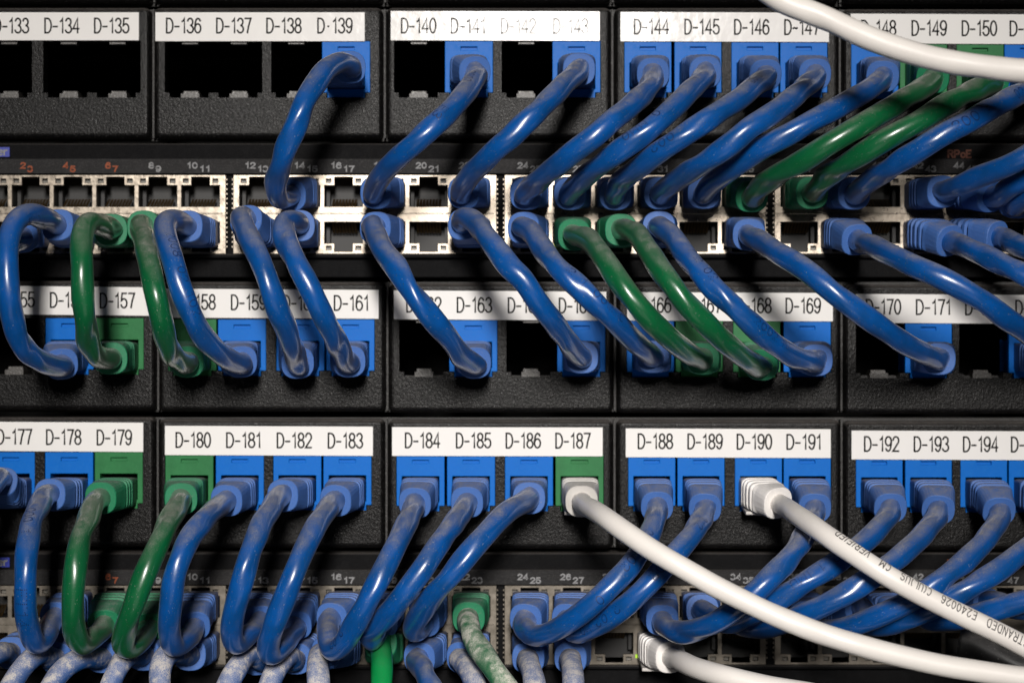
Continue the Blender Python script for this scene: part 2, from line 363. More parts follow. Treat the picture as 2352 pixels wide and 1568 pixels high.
panel(962, 1258, [-166, 360, 887, 1412, 1935, 2460], [
 dict(ports=[-144, -30, 104, 218], jacks=['b', 'b', 'b', 'g'], lab=(-140, 967, 330, 1034, 3), ty=1018, dy=-4, txt=T(176, [-120, -6, 107, 223])),
 dict(ports=[380, 496, 628, 743], jacks=['g', 'b', 'b', 'b'], lab=(380, 977, 857, 1044, 2), ty=1026, txt=T(180, [404, 520, 636, 753])),
 dict(ports=[911, 1027, 1160, 1276], jacks=['b', 'b', 'b', 'g'], lab=(901, 980, 1384, 1046, 1), ty=1027, dy=2, txt=T(184, [930, 1047, 1161, 1275])),
 dict(ports=[1443, 1556, 1688, 1800], jacks=['b']*4, lab=(1437, 983, 1907, 1049, 2), ty=1029, w=108, dy=2, txt=T(188, [1464, 1578, 1691, 1805])),
 dict(ports=[1966, 2079, 2206, 2317], jacks=['b']*4, lab=(1955, 988, 2430, 1054, 2), ty=1035, w=107, dy=5, txt=T(192, [1983, 2097, 2210, 2320])),
], 'lowest patch panel with labels D-177 to D-194 and every port filled', oy=2)

# ------------------------------------------------------------------ network switches
COLS = [[-76+97.6*i for i in range(7)], [545+97.7*i for i in range(7)], [1168+97*i for i in range(7)], [1788+94.6*i for i in range(7)]]
COLS[0] = [-76, 23, 119, 217, 314, 412, 510]
def port_block_mb(xs, y):
    mb = MB(); gx = [xs[0]-9]; cuts = []
    for a, b in zip(xs, xs[1:]):
        l, r = a+5, b-5
        cuts += [(l, r, y+24, y+73), (l+23, r-23, y+5, y+24), (l, r, y+108, y+157), (l+23, r-23, y+157, y+176)]
        for c in (l+4, r-16): cuts += [(c, c+12, y+9, y+18), (c, c+12, y+163, y+172)]
    gx = sorted({xs[0]-9, xs[-1]+9} | {v for c in cuts for v in c[:2]}); gy = sorted({y, y+181} | {v for c in cuts for v in c[2:]})
    def solid(px, py):
        return not any(a < px < b and c < py < d for a, b, c, d in cuts)
    mb.grid(gx, gy, solid, -.0012, .0004)
    yy = y+8
    while yy < y+172:                                     # spring fingers down both sides
        mb.box(xs[0]-13, xs[0]-9.2, yy, yy+5, -.001, .0002); mb.box(xs[-1]+9.2, xs[-1]+13, yy, yy+5, -.001, .0002); yy += 11
    mb.box(xs[0]-2, xs[-1]+2, y+87, y+90, .0004, .0007)   # folded seam along the middle band
    return mb
def socket_mb(a, b, y, up):
    mb = MB(); l, r = a+3, b-3; y0, y1 = (y+3, y+75) if up else (y+106, y+178); zf, zb = -.0013, -.0125
    P = lambda x, yy, z: Q(x, yy, z)
    v = [P(l, y0, zf), P(r, y0, zf), P(r, y1, zf), P(l, y1, zf), P(l, y0, zb), P(r, y0, zb), P(r, y1, zb), P(l, y1, zb)]
    mb.add(v, [(0, 1, 5, 4), (1, 2, 6, 5), (2, 3, 7, 6), (3, 0, 4, 7), (4, 5, 6, 7)], 0)
    # sloping contact wires, moulded guides
    for k in range(8):
        x = l+16+k*7.3
        if up: q = [P(x, y1-2, -.003), P(x+5.6, y1-2, -.003), P(x+5.6, y1-24, -.0095), P(x, y1-24, -.0095)]
        else: q = [P(x, y0+2, -.003), P(x+5.6, y0+2, -.003), P(x+5.6, y0+24, -.0095), P(x, y0+24, -.0095)]
        mb.add(q, [(0, 1, 2, 3)], 1)
    for x0_, x1_ in ((l+2, l+10), (r-10, r-2)):
        mb.box(x0_, x1_, y0+24 if up else y0+4, y1-4 if up else y1-24, -.0105, -.007, 0)
    return mb
def switch(y, label, prints, leds, badge_y, shield='metal'):
    s = thing('network_switch', (0, 0, Q(0, y+315).z), label, 'network switch', 'network switches between the patch panels')
    cuts = [(c[0]-8.5, c[-1]+8.5, y+79, y+255) for c in COLS]
    mb = MB(); mb.grid(sorted({-170, 2462} | {v for c in cuts for v in c[:2]}), [y+4, y+79, y+255, y+312],
                       lambda px, py: not any(a < px < b and c < py < d for a, b, c, d in cuts), -.02, -.0013)
    mb.box(-170, 2462, y+259, y+268, -.0013, .0012)
    mb.obj('casing', 'casing', s, bevel=.0004)
    mb = MB(); mb.box(-170, 2462, y+41, y+74, -.0012, .0011)
    for x, dy, txt, c in prints:
        flat_text(mb, txt, x, y+dy, (10 if len(txt) == 1 else 22), 12, .0012, 2 if c == 'o' else 1, 1.7, .22)
    mb.obj('legend_strip', ['legend', 'white_print', 'orange_print'], s)
    mb = MB(); mb.box(-120, 21, y+badge_y, y+badge_y+22, -.0012, -.0004)
    flat_text(mb, 'er', -4, y+badge_y+18, 20, 17, -.00035, 1, 1.8)
    mb.obj('badge', ['badge', 'white_print'], s)
    for c in COLS:
        pb = port_block_mb(c, y+77).obj('port_block', shield, s, bevel=.00012)
        for a, b in zip(c, c[1:]):
            for up in (1, 0): socket_mb(a, b, y+77, up).obj('port_socket', ['socket', 'gold'], pb)
            for cx in (a+9, b-21):
                for yy in (86, 240):
                    mb = MB(); mb.box(cx-1, cx+13, y+yy-1, y+yy+10, -.003, -.0014); mb.obj('indicator_lens', 'led_off', pb)
    for x, yy in leds:
        mb = MB(); mb.box(x, x+12, y+yy, y+yy+9, -.0012, .0007); mb.obj('lit_indicator', 'led_on', s)
    return s
def pairs(xs, first):
    out = []
    for i, x in enumerate(xs):
        n = first+2*i; c = 'o' if n < 8 else 'w'
        w1 = 11 if n < 10 else 24
        out += [(x, 62, str(n), c), (x+w1+5, 70, str(n+1), c)]
    return out
px = [-50, 50, 148, 245, 344, 432]
px2 = [565, 678, 762, 860, 957, 1056, 1190, 1288, 1385, 1482, 1580, 1678, 1812, 1907, 2002, 2096, 2190, 2285]
switch(325, 'upper network switch under the topmost panel, its bright metal ports half empty', pairs(px, 0)+pairs(px2, 12), [], 13)
switch(1267, 'lower network switch at the bottom with dusty metal ports toned dim', pairs(px, 0)+pairs(px2, 12), [], 13, 'metal_dimmed')
for s, yb in (([o for o in COL.objects if o.name == 'network_switch'][0], 325), ([o for o in COL.objects if o.name == 'network_switch.001'][0], 1267)):
    mb = MB(); flat_text(mb, '200', 2012, yb+36, 36, 16, -.0012, 0, 2.0, .2); flat_text(mb, "RPoE", 2180, yb+36, 52, 16, -.0012, 1, 2.0, .2)
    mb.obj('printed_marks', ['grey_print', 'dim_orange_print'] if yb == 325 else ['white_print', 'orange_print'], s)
    for x, yy in ([(1270, yb+233)] if yb == 325 else [(846, yb+240), (1457, yb+233)]):
        mb = MB(); mb.box(x+2, x+13, yy+1, yy+9, -.0008, .0009); mb.obj('lit_indicator', 'led_on', s)

# ------------------------------------------------------------------ patch cables
CROPS = {'a': (0, 1.7227), 'b': (780, 1.7227), 'c': (1660, 1.4636)}
XO = [0, 1000, 2000, 2996]
def parse(txt):
    out = []; y0, sc = 0, 1.; x0 = 0; k = 1.
    for t in txt.split():
        if t == 'f': x0 = y0 = 0; sc = 1.; k = 1.
        elif t[0] in 'abc': (y0, sc), x0, k = CROPS[t[0]], XO[int(t[1])], 1.74149
        else:
            q = [float(v) for v in t.split(',')]
            out.append(((x0+q[0]/sc)/k, (y0+q[1]/sc)/k, q[2]/1000 if len(q) > 2 else None))
    return out
def spline(P, step=.0011):
    """centripetal Catmull-Rom, resampled evenly"""
    P = [P[0]*2-P[1]]+P+[P[-1]*2-P[-2]]; out = []
    for i in range(1, len(P)-2):
        p0, p1, p2, p3 = P[i-1:i+3]
        t0 = 0; t1 = t0+max(1e-6, (p1-p0).length)**.5; t2 = t1+max(1e-6, (p2-p1).length)**.5; t3 = t2+max(1e-6, (p3-p2).length)**.5
        for k in range(16):
            t = t1+(t2-t1)*k/16
            a1 = p0*((t1-t)/(t1-t0))+p1*((t-t0)/(t1-t0)); a2 = p1*((t2-t)/(t2-t1))+p2*((t-t1)/(t2-t1)); a3 = p2*((t3-t)/(t3-t2))+p3*((t-t2)/(t3-t2))
            b1 = a1*((t2-t)/(t2-t0))+a2*((t-t0)/(t2-t0)); b2 = a2*((t3-t)/(t3-t1))+a3*((t-t1)/(t3-t1))
            out.append(b1*((t2-t)/(t2-t1))+b2*((t-t1)/(t2-t1)))
    out.append(P[-2])
    for _ in range(45):                                          # ease out measuring jitter
        out = [out[0]]+[(out[i-1]+out[i]*2+out[i+1])/4 for i in range(1, len(out)-1)]+[out[-1]]
    L = [0]
    for a, b in zip(out, out[1:]): L.append(L[-1]+(b-a).length)
    n = max(8, int(L[-1]/step)); res = []; j = 0
    for i in range(n+1):
        s = L[-1]*i/n
        while j < len(L)-2 and L[j+1] < s: j += 1
        u = (s-L[j])/max(1e-9, L[j+1]-L[j]); res.append(out[j].lerp(out[j+1], u))
    return res, L[-1]/n
class Tube:
    def __init__(s, path, step, rad, lump, seed):
        s.c = path; s.step = step; s.rad = rad; rnd = random.Random(seed); n = len(path)
        s.t = [((path[min(n-1, i+1)]-path[max(0, i-1)]).normalized()) for i in range(n)]
        u = Vector((0, 0, 1)) if abs(s.t[0].z) < .9 else Vector((1, 0, 0))
        u = (u-s.t[0]*u.dot(s.t[0])).normalized(); s.u = [u]
        for i in range(1, n):
            u = s.u[-1]-s.t[i]*s.u[-1].dot(s.t[i]); s.u.append(u.normalized())
        s.v = [s.t[i].cross(s.u[i]) for i in range(n)]
        s.ph = [rnd.uniform(0, 6.28) for _ in range(6)]; s.pitch = rnd.uniform(.019, .026)*rnd.choice((1, 1, 1.15)); s.lump = lump*rnd.uniform(.75, 1.35)
        s.fr = [rnd.uniform(180, 420) for _ in range(4)]
    def r(s, i, th):
        x = i*s.step; p = 2*math.pi*x/s.pitch
        env = .55+.45*math.sin(x*s.fr[0]*.35+s.ph[4])
        a = math.cos(2*(th-p*.5)+s.ph[0]); a = a-.35*a*a+.17
        k = 1+s.lump*(env*a*.75+.4*math.cos(3*th-p*1.5+s.ph[1])*env
                      +.28*math.sin(x*s.fr[1]+s.ph[2]+th)+.22*math.sin(x*s.fr[2]+s.ph[3]-2*th))
        return s.rad*k
    def at(s, i, th, off=0.):
        return s.c[i]+(s.u[i]*math.cos(th)+s.v[i]*math.sin(th))*(s.r(i, th)+off)
    def mesh(s, mb, m=0, seg=26):
        n = len(s.c); v = [s.at(i, 2*math.pi*k/seg) for i in range(n) for k in range(seg)]
        f = [(i*seg+k, i*seg+(k+1) % seg, (i+1)*seg+(k+1) % seg, (i+1)*seg+k) for i in range(n-1) for k in range(seg)]
        f += [tuple(range(seg))[::-1], tuple((n-1)*seg+k for k in range(seg))]
        mb.add(v, f, m)
    def wrap(s, mb, text, s0, hgt, ang, m, hw, flip=False, dots=False, gap=.3, kx=1.):
        """print lettering round the jacket, ang = turn away from the side that faces the front"""
        st, tw = strokes(text, gap); n = len(s.c)
        front = Vector((0, -1, 0))
        def pos(a, b):
            x = s0+(tw-a if flip else a)*hgt*kx; yv = .5-(1-b if flip else b)
            fi = min(max(x/s.step, 0), n-1.001); i = int(fi); fr_ = fi-i
            out = []
            for j in (i, i+1):
                d = front-s.t[j]*front.dot(s.t[j]); d.normalize()
                th = math.atan2(d.dot(s.v[j]), d.dot(s.u[j]))+(ang if not isinstance(ang, tuple) else ang[0]+(ang[1]-ang[0])*x/(s.step*n))+yv*hgt/s.rad
                out.append(s.at(j, th, .00006))
            return out[0].lerp(out[1], fr_)
        for p in st:
            q = []
            for a, b in zip(p, p[1:]):
                d = math.dist(a, b); k = max(1, int(d/(.19 if dots else .12)))
                q += [(a[0]+(b[0]-a[0])*i/k, a[1]+(b[1]-a[1])*i/k) for i in range(k)]
            q.append(p[-1])
            if dots:
                h = hw
                for a, b in q: mb.add([pos(a-h, b-h), pos(a+h, b-h), pos(a+h, b+h), pos(a-h, b+h)], [(0, 1, 2, 3)], m)
            else:
                v, f = ribbon(q, hw); mb.add([pos(*x) for x in v], f, m)
def section(c, t, hw, hh, ex, seg=28):
    side = Vector((1, 0, 0)); side = (side-t*side.dot(t)).normalized(); up = side.cross(t)
    if up.z < 0: up = -up
    out = []
    for k in range(seg):
        a = 2*math.pi*k/seg; ca, sa = math.cos(a), math.sin(a)
        out.append(c+side*hw*math.copysign(abs(ca)**(2/ex), ca)+up*hh*math.copysign(abs(sa)**(2/ex), sa))
    return out
def loft(secs):
    seg = len(secs[0]); v = [p for s_ in secs for p in s_]
    f = [(i*seg+k, (i+1)*seg+k, (i+1)*seg+(k+1) % seg, i*seg+(k+1) % seg) for i in range(len(secs)-1) for k in range(seg)]
    f += [tuple(range(seg)), tuple((len(secs)-1)*seg+k for k in range(seg))[::-1]]
    return v, f
ZB = .0235
def plug(parent, J, B, colr, style='ribbed'):
    """moulded connector: square shell pushed in the socket, ribbed boot that leans with the cable"""
    out = Vector((0, -1, 0)); s0 = J+out*.0065
    ctl = s0+out*((B-s0).length*.5)
    def sp(u):
        p = s0*(1-u)**2+ctl*2*u*(1-u)+B*u*u
        t = ((ctl-s0)*(1-u)+(B-ctl)*u).normalized(); return p, t
    mm = .001; shell = {'blue': 'blue_shell', 'green': 'green_shell', 'white': 'white_shell', 'clear': 'clear_grey'}[colr]
    boot = {'blue': 'blue_boot', 'green': 'green_boot', 'white': 'white_boot', 'clear': 'clear_grey'}[colr]
    secs = [section(J+out*d*mm, out, a*mm, b*mm, 9) for d, a, b in ((-8, 5.7, 3.9), (-.6, 5.7, 4.1), (-.5, 5.85, 4.5), (7.0, 5.85, 4.6))]
    e = []
    p, t = sp(.04); secs.append(section(p, t, 5.75*mm, 4.5*mm, 8))
    v, f = loft(secs)
    pl = obj('plug', v, f, shell, parent, smooth=False)
    prof = [(0, 5.6, 4.4, 7), (.03, 5.9, 4.75, 6.5)]
    rw = [(.10, .22), (.28, .38), (.44, .54)] if style == 'ribbed' else [(.10, .20), (.26, .36), (.42, .52), (.58, .66)]
    last = .0
    for a, b in rw:
        k = 1-.10*a; g = .77 if style == 'ribbed' else .74
        prof += [(a-.022, 5.9*k, 4.7*k+.3, 5.2), (a, 5.9*k*g, (4.7*k+.3)*g, 5), (b-.035, 5.9*k*g, (4.7*k+.3)*g, 5), (b-.015, 5.9*k, 4.7*k+.3, 5)]
    prof += [(.64, 5.4, 5.0, 3.6), (.70, 5.35, 5.1, 3.0), (.95, 5.1, 5.05, 2.6), (.988, 5.05, 5.0, 2.5), (1., 4.85, 4.8, 2.5)]
    secs = []
    prof.sort(key=lambda q: q[0])
    for u, a, b, ex in prof:
        p, t = sp(u); secs.append(section(p, t, a*mm, b*mm, ex))
    secs.append(section(sp(1)[0], sp(1)[1], 3.5*mm, 3.5*mm, 2.2))
    v, f = loft(secs); seg = 28
    obj('boot', v, f, boot, pl, smooth=False, bevel=0)
    if colr in ('white', 'clear'):                                     # release tab under the white plugs
        mb = MB(); c = J
        for a, b, y0, y1, h in ((-5.2, 5.2, -6.6, -5.0, .9),):
            v = [Vector((c.x+x*mm, c.y+yy*mm, c.z+zz*mm)) for x in (a, b) for yy, zz in ((2, -4.6), (-13, -6.6), (-15, -6.2), (-15, -5.2), (-2, -4.3))]
            mb.add(v, [(0, 1, 2, 3, 4), (9, 8, 7, 6, 5)]+[(i, i+5, (i+1) % 5+5, (i+1) % 5) for i in range(5)])
        mb.obj('release_tab', 'clear_grey' if colr == 'clear' else 'white_shell', pl, bevel=.0003)
    return sp(1)[1]
count = [0]
def cable(colr, label, pts, J0=None, J1=None, b=34, rad=3.3, mat_=None, prints=(), style0='ribbed', style1='ribbed', plugc=None, cat='patch cable', group='patch cables', lump=.08, wl=.014):
    """pts: centre line measured on the photo from boot to boot; b: how far (mm) the loop bows out"""
    count[0] += 1
    q = parse(pts); n = len(q)
    L = [0]
    for a, c in zip(q, q[1:]): L.append(L[-1]+math.dist(a[:2], c[:2]))
    P = []
    zs = ZB+.003
    for (x, y, z), l in zip(q, L):
        t = l/L[-1]
        if z is None:
            if J0 and J1: z = zs+b/1000*(1-abs(2*t-1)**2.5)
            elif J0: z = zs+b/1000*(1-(1-t)**2.5)
            else: z = zs+b/1000*(1-t**2.5)
        P.append(W(x, y, z))
    base = min(P, key=lambda p: p.z)
    th = thing('patch_cable', (base.x, base.y, base.z), label, cat, group)
    if J0:
        B = W(q[0][0], q[0][1], ZB); tn = plug(th, W(*J0), B, plugc or colr, style0); P[0] = B+tn*.0028; P.insert(0, B-tn*.003)
    if J1:
        B = W(q[-1][0], q[-1][1], ZB); tn = plug(th, W(*J1), B, plugc or colr, style1); P[-1] = B+tn*.0028; P.append(B-tn*.003)
    ext = [0, 0]
    for free, at, a, c in ((not J0, 0, P[0], P[1]), (not J1, len(P), P[-1], P[-2])):        # open ends run on well outside the view
        if free and (J0 or J1 or at):
            ext[0 if at == 0 else 1] = (d_ := (a-c).normalized()*.05+Vector((0, 0, -.012))).length
            d = (a-c).normalized(); P.insert(at if at == 0 else len(P), a+d*.05+Vector((0, 0, -.012)))
    path, st = spline(P)
    tb = Tube(path, st, rad/1000, lump if colr != 'white' else wl, count[0]*13+5)
    mb = MB(); tb.mesh(mb); nf = len(mb.f)
    for text, s0, h, ang, hw, flip, dots, kx in prints:
        tb.wrap(mb, text, ext[0]+s0*(st*len(path)-ext[0]-ext[1]), h/1000, ang, 1, hw, flip, dots, kx=kx)
    mb.obj('sheath', [mat_ or colr, 'grey_print' if colr == 'white' else 'navy_print'], th, smooth=True)
    return th
def bp(text, s0, ang=.5, flip=False, h=2.6): return (text, s0, h, ang, .045, flip, True, 1.15)
Y1, YU, YL, Y2, Y3, Y2U, Y2L = 172, 447, 537, 818, 1128, 1389, 1479
UP = 'blue patch cable from the jack below label %s down to the upper switch'
# --- topmost panel to the upper switch
cable('blue', UP % 'D.139', 'a1 690,465 610,428 520,490 440,590 375,710 320,850 265,985 215,1120 185,1230 176,1310 205,1368 275,1345', (795, Y1), (692, YU), 34)
cable('blue', UP % 'D-141', 'a1 1550,500 1540,560 1480,650 1400,740 1290,850 1180,945 1080,1035 980,1130 900,1215 862,1290 865,1330', (1077, Y1), (889, YU), 34, prints=[bp('2002', .16, .45), bp('E3', .42, .5)])
cable('blue', UP % 'D-143', 'a2 545,480 500,530 420,605 340,690 250,780 160,860 60,960 a1 1740,990 1640,1085 1560,1165 1490,1245 1455,1305 1470,1330', (1323, Y1), (1085, YU), 34)
cable('blue', UP % 'D-144', 'a2 1055,510 1035,590 980,660 890,740 790,820 680,915 560,1005 450,1095 350,1175 260,1250 195,1310 178,1338', (1489, Y1), (1218, YU), 38)
cable('blue', UP % 'D-145', 'a2 1415,500 1380,560 1300,640 1200,740 1100,835 1000,915 880,1000 760,1085 650,1165 560,1245 490,1315 482,1338', (1603, Y1), (1314, YU), 34, prints=[bp('M', .22, .7), bp('0 MMO', .44, .8), bp('MM', .7, .6)])
cable('blue', UP % 'D-146', 'a2 1830,520 1770,580 1680,660 1580,730 1470,800 1340,885 1220,965 1090,1055 980,1135 870,1220 800,1300 795,1340', (1734, Y1), (1411, YU), 36, prints=[bp('2 02', .16, .6), bp('002', .55, .6)])
cable('blue', UP % 'D-147', 'a3 455,515 400,590 310,670 200,755 90,830 a2 1716,885 1600,985 1480,1070 1360,1150 1230,1235 1130,1305 1105,1335', (1846, Y1), (1509, YU), 37)
cable('blue', UP % 'D-148', 'a3 920,530 850,600 750,665 640,725 530,785 400,855 280,925 160,985 60,1040 a2 1650,1130 1540,1205 1450,1275 1405,1330', (2009, Y1+3), (1606, YU), 31)
GU = 'green patch cable from the jack below label %s down to the upper switch'
cable('green', GU % 'D-149', 'a3 1265,540 1180,620 1050,695 920,775 790,855 650,935 500,1025 370,1105 240,1180 120,1255 45,1315 20,1355', (2121, Y1+3), (1704, YU), 35)
cable('green', GU % 'D-150', 'a3 1680,560 1560,615 1420,690 1270,775 1120,865 960,955 820,1035 690,1115 570,1195 485,1265 435,1330', (2251, Y1+3), (1838, YU+2), 35)
cable('blue', 'blue patch cable leaving the right edge just below the white cable, with dotted print', 'a3 2010,570 1895,635 1780,690 1650,762 1500,845 1330,935 1180,1025 1040,1115 900,1205 785,1280 725,1335', (2361, Y1+3), (1931, YU+2), 38, prints=[bp('02', .26, .1, True, 3.0), bp('200 :', .42, .2, True, 3.0)])
OFF = 'blue cable cut by the right edge above the upper port row, %s'
cable('blue', OFF % 'uppermost of three', 'a3 2120,950 1895,1085 1750,1155 1600,1215 1450,1275 1335,1320', None, (2119, YU+3), 30)
cable('blue', OFF % 'middle of three', 'a3 2120,1110 1895,1245 1780,1300 1670,1355', None, (2212, YU+3), 18)
cable('blue', OFF % 'lowest of three', 'a3 2150,1250 2000,1320 1895,1375 1835,1405', None, (2306, YU+3), 18)
# --- upper switch, lower row, to the middle panel
LO = 'blue patch cable from the upper switch down to the jack below label %s'
cable('blue', 'blue patch cable bowing furthest left, from the upper switch to jack D-156', 'b0 395,205 310,165 230,130 150,150 85,220 55,320 50,430 55,560 65,700 80,830 112,950 170,1060 250,1130 340,1165 425,1165', (178, YL), (160, Y2), 36, prints=[bp('000 CMR', .14, -.9), ])
cable('blue', 'blue plug in the upper switch behind the leftmost loop, its cable leaving to the left', 'b0 150,290 60,330 -60,330 -200,380', (72, YL), None, 14)
cable('green', 'green patch cable from the upper switch to the jack below label D-157', 'b0 765,240 690,205 620,185 572,235 562,340 565,480 568,620 578,760 590,900 612,1020 655,1105 765,1125', (275, YL), (277, Y2), 36)
cable('green', 'green patch cable between its two loops D-157 and D-159, ending below label D-158', 'b0 985,215 975,240 1000,350 1030,480 1060,620 1090,760 1120,900 1150,1020 1190,1110 1295,1150', (362, YL), (443, Y2), 36)
cable('blue', LO % 'D-159', 'b0 1285,215 1200,175 1140,190 1135,265 1170,375 1205,500 1240,630 1290,760 1350,890 1430,1010 1510,1085 1590,1140 1662,1150', (461, YL), (557, Y2), 36, prints=[bp('2008 02 102', .33, -.75)])
cable('blue', LO % 'D-160', 'b0 1695,170 1660,150 1680,215 1730,320 1790,450 1840,570 b1 165,700 205,820 250,930 285,1030 315,1120 330,1158', (596, YL), (690, Y2), 34)
cable('blue', LO % 'D-161', 'b1 335,210 270,175 225,205 255,330 325,480 390,600 450,720 510,840 560,940 610,1040 650,1125 685,1148', (694, YL), (806, Y2), 34, lump=.12)
cable('blue', LO % 'D-163', 'b1 862,225 840,215 900,345 970,455 1050,575 1130,685 1210,790 1290,895 1370,990 1440,1080 1500,1145 1550,1158', (889, YL), (1087, Y2), 32, lump=.15)
cable('blue', LO % 'D-165', 'b1 1470,200 1500,150 1560,200 1640,300 1720,400 1800,510 b2 150,575 230,690 310,800 390,905 460,1000 520,1080 565,1118', (1085, YL), (1334, Y2), 36)
cable('blue', LO % 'D-166', 'b2 160,225 200,235 265,330 345,440 440,540 555,650 660,745 760,840 850,930 930,1010 1000,1070 1055,1115', (1218, YL), (1495, Y2), 32, prints=[bp('2 1 002 C', .42, -.75)])
cable('green', 'green patch cable from the upper switch ending at the jack below label D-167', 'b2 510,275 590,290 680,385 755,500 830,610 905,705 990,800 1075,900 1170,990 1260,1060 1340,1110 1400,1128', (1314, YL), (1606, Y2), 36)
cable('green', 'green patch cable from the upper switch across label D-167 to the green jack under D-168', 'b2 835,240 930,255 1010,365 1090,490 1160,590 1240,695 1330,795 1430,900 1530,995 1630,1080 1720,1145 1800,1172', (1411, YL), (1738, Y2+2), 38)
cable('blue', LO % 'D-169', 'b2 1095,220 1180,280 1265,395 1350,505 1440,605 1530,695 1620,785 1720,875 b3 85,950 170,1025 260,1085 350,1130 465,1138', (1509, YL), (1854, Y2), 34, prints=[bp('1 2 02', .3, -.7), bp('2002 MZ', .55, -.6)])
cable('blue', LO % 'D-171', 'b3 0,275 90,325 200,400 330,475 450,565 560,655 680,745 800,835 920,920 1040,1000 1160,1070 1250,1110 1310,1128', (1704, YL), (2132, Y2+2), 36)
cable('blue', 'blue patch cable crossing label D-172 and leaving at the right edge', 'b3 745,310 850,345 960,405 1090,465 1220,525 1350,585 1480,650 1600,725 1700,795 1800,870 1890,935 2000,1010 2080,1110', (1926, YL+2), (2370, Y2+2), 38, prints=[bp('1 23', .06, 1.2)])
cable('blue', 'blue patch cable with clearly ribbed boot, running from the upper switch to the right edge', 'b3 1385,318 1500,360 1620,415 1750,480 1895,550 2050,620 2250,700', (2115, YL+3), None, 30, style0='fine')
cable('blue', 'short blue cable with small ribbed boot at the right edge in lower port row', 'b3 1715,290 1800,320 1895,365 2050,430 2250,520', (2208, YL+3), None, 24, style0='fine')
# --- lowest panel to the lower switch
DN = 'blue patch cable from the jack below label %s down to the lower switch'
cable('blue', 'blue patch cable in jack D-177 turning out of the frame at the left', 'c0 5,385 -60,430 -130,520 -190,640', (32, Y3), None, 26, style0='fine')
cable('blue', DN % 'D-178', 'c0 290,465 240,515 200,590 172,690 158,800 150,920 147,1040 152,1150 168,1250 205,1335 255,1310 325,1185', (160, Y3), (172, Y2U), 36, prints=[bp('000 1', .26, .0), bp('FT14', .5, .1, False, 3.)])
cable('green', 'green patch cable from the jack below label D-179 down to the lower switch', 'c0 588,485 540,545 505,630 475,720 450,830 435,940 427,1050 427,1160 437,1260 468,1345 530,1310 608,1225', (273, Y3), (268, Y2U), 36)
cable('green', 'green patch cable from the jack below label D-180 down to the lower switch', 'c0 1060,490 1020,565 970,665 920,770 872,880 830,980 790,1080 755,1180 728,1280 722,1350 775,1360 865,1240', (433, Y3), (364, Y2U), 36)
cable('blue', DN % 'D-181', 'c0 1325,500 1250,560 1170,640 1105,730 1055,840 1022,950 1003,1060 992,1170 992,1270 1015,1350 1065,1330 1135,1235', (552, Y3), (461, Y2U), 38)
cable('blue', DN % 'D-182', 'c1 190,470 120,555 65,640 c0 1483,760 1443,880 1410,1000 1382,1100 1362,1200 1355,1290 1380,1340 1430,1300 1515,1205', (682, Y3), (596, Y2U), 37)
cable('blue', DN % 'D-183', 'c1 500,500 440,570 380,660 330,760 285,860 245,960 205,1060 165,1160 130,1255 105,1340 115,1400 165,1370 265,1230', (798, Y3), (694, Y2U), 38)
cable('blue', DN % 'D-184', 'c1 965,515 940,595 890,690 840,790 785,900 735,1000 682,1100 632,1190 580,1280 535,1350 485,1380 460,1320 478,1190', (966, Y3), (792, Y2U), 37, prints=[bp('2 02', .6, .9)])
cable('blue', DN % 'D-185', 'c1 1270,510 1230,585 1170,665 1110,750 1040,855 970,955 900,1050 830,1135 770,1205 715,1275 705,1320 770,1215', (1082, Y3), (889, Y2U), 35)
cable('blue', DN % 'D-186', 'c2 170,485 80,540 0,605 c1 1360,715 1270,820 1195,915 1120,1000 1050,1085 985,1170 955,1235 965,1270 1015,1210', (1215, Y3), (987, Y2U), 33)
cable('white', 'white patch cable from green jack D-187 sweeping down to the lower right corner', 'c2 478,505 560,560,52 650,622,64 750,692,70 850,762,74 1000,852,78 1200,967,80 1400,1072,82 1600,1165,84 c3 300,1232,85 450,1285,85 600,1332,86 800,1387,86 1000,1435,86 1200,1475,86 1400,1505,86 1610,1535,86 1900,1565,86', (1331, Y3), None, 60, plugc='clear', rad=3.05)
cable('blue', DN % 'D-188', 'c2 920,535 905,620 868,720 800,830 725,920 645,1005 560,1085 470,1160 380,1225 280,1275 205,1290 150,1250 150,1195', (1497, Y3+2), (1218, Y2U), 32, prints=[bp('2002 02', .26, .35), bp('0', .5, -.1)])
cable('blue', DN % 'D-189', 'c2 1200,545 1165,640 1110,720 1040,795 960,885 895,965 820,1040 740,1110 640,1185 540,1245 450,1275 395,1195', (1610, Y3+2), (1314, Y2U), 29, prints=[bp('212', .18, .2), bp('02', .42, .3), bp('2 02 MO', .58, .4)])
cable('white', 'white printed patch cable from jack D-190 running to the right edge', 'c3 172,515,23 260,570,46 370,642,60 480,722,68 600,802,72 730,888,75 860,968,76 990,1040,76 1130,1112,76 1270,1180,76 1420,1252,76 1540,1312,76 1610,1350,76 1800,1455,76 2050,1590,76', (1738, Y3), None, 60, rad=3.05, style0='fine',
      prints=[('STRANDED  E240026  C(UL)US  CM  VERIFIED', .37, 2.55, (-1.45, .35), .065, True, False, .77)])
cable('blue', DN % 'D-191', 'c3 385,545 370,620 330,695 275,785 200,875 120,955 40,1030 c2 1400,1120 1300,1190 1190,1240 1085,1272 1000,1255 950,1200', (1853, Y3+2), (1509, Y2U), 38)
cable('blue', DN % 'D-192', 'c3 828,545 770,645 695,725 600,800 500,870 400,932 300,992 200,1062 100,1115 0,1165 c2 1350,1215 1260,1190 1185,1140', (2018, Y3+4), (1606, Y2U), 29, prints=[bp('2 1 IMU', .4, .6)])
cable('blue', DN % 'D-193', 'c3 1108,555 1055,655 980,740 895,815 800,890 700,960 600,1022 480,1092 360,1150 240,1200 120,1238 20,1245 -40,1200', (2131, Y3+4), (1704, Y2U), 37)
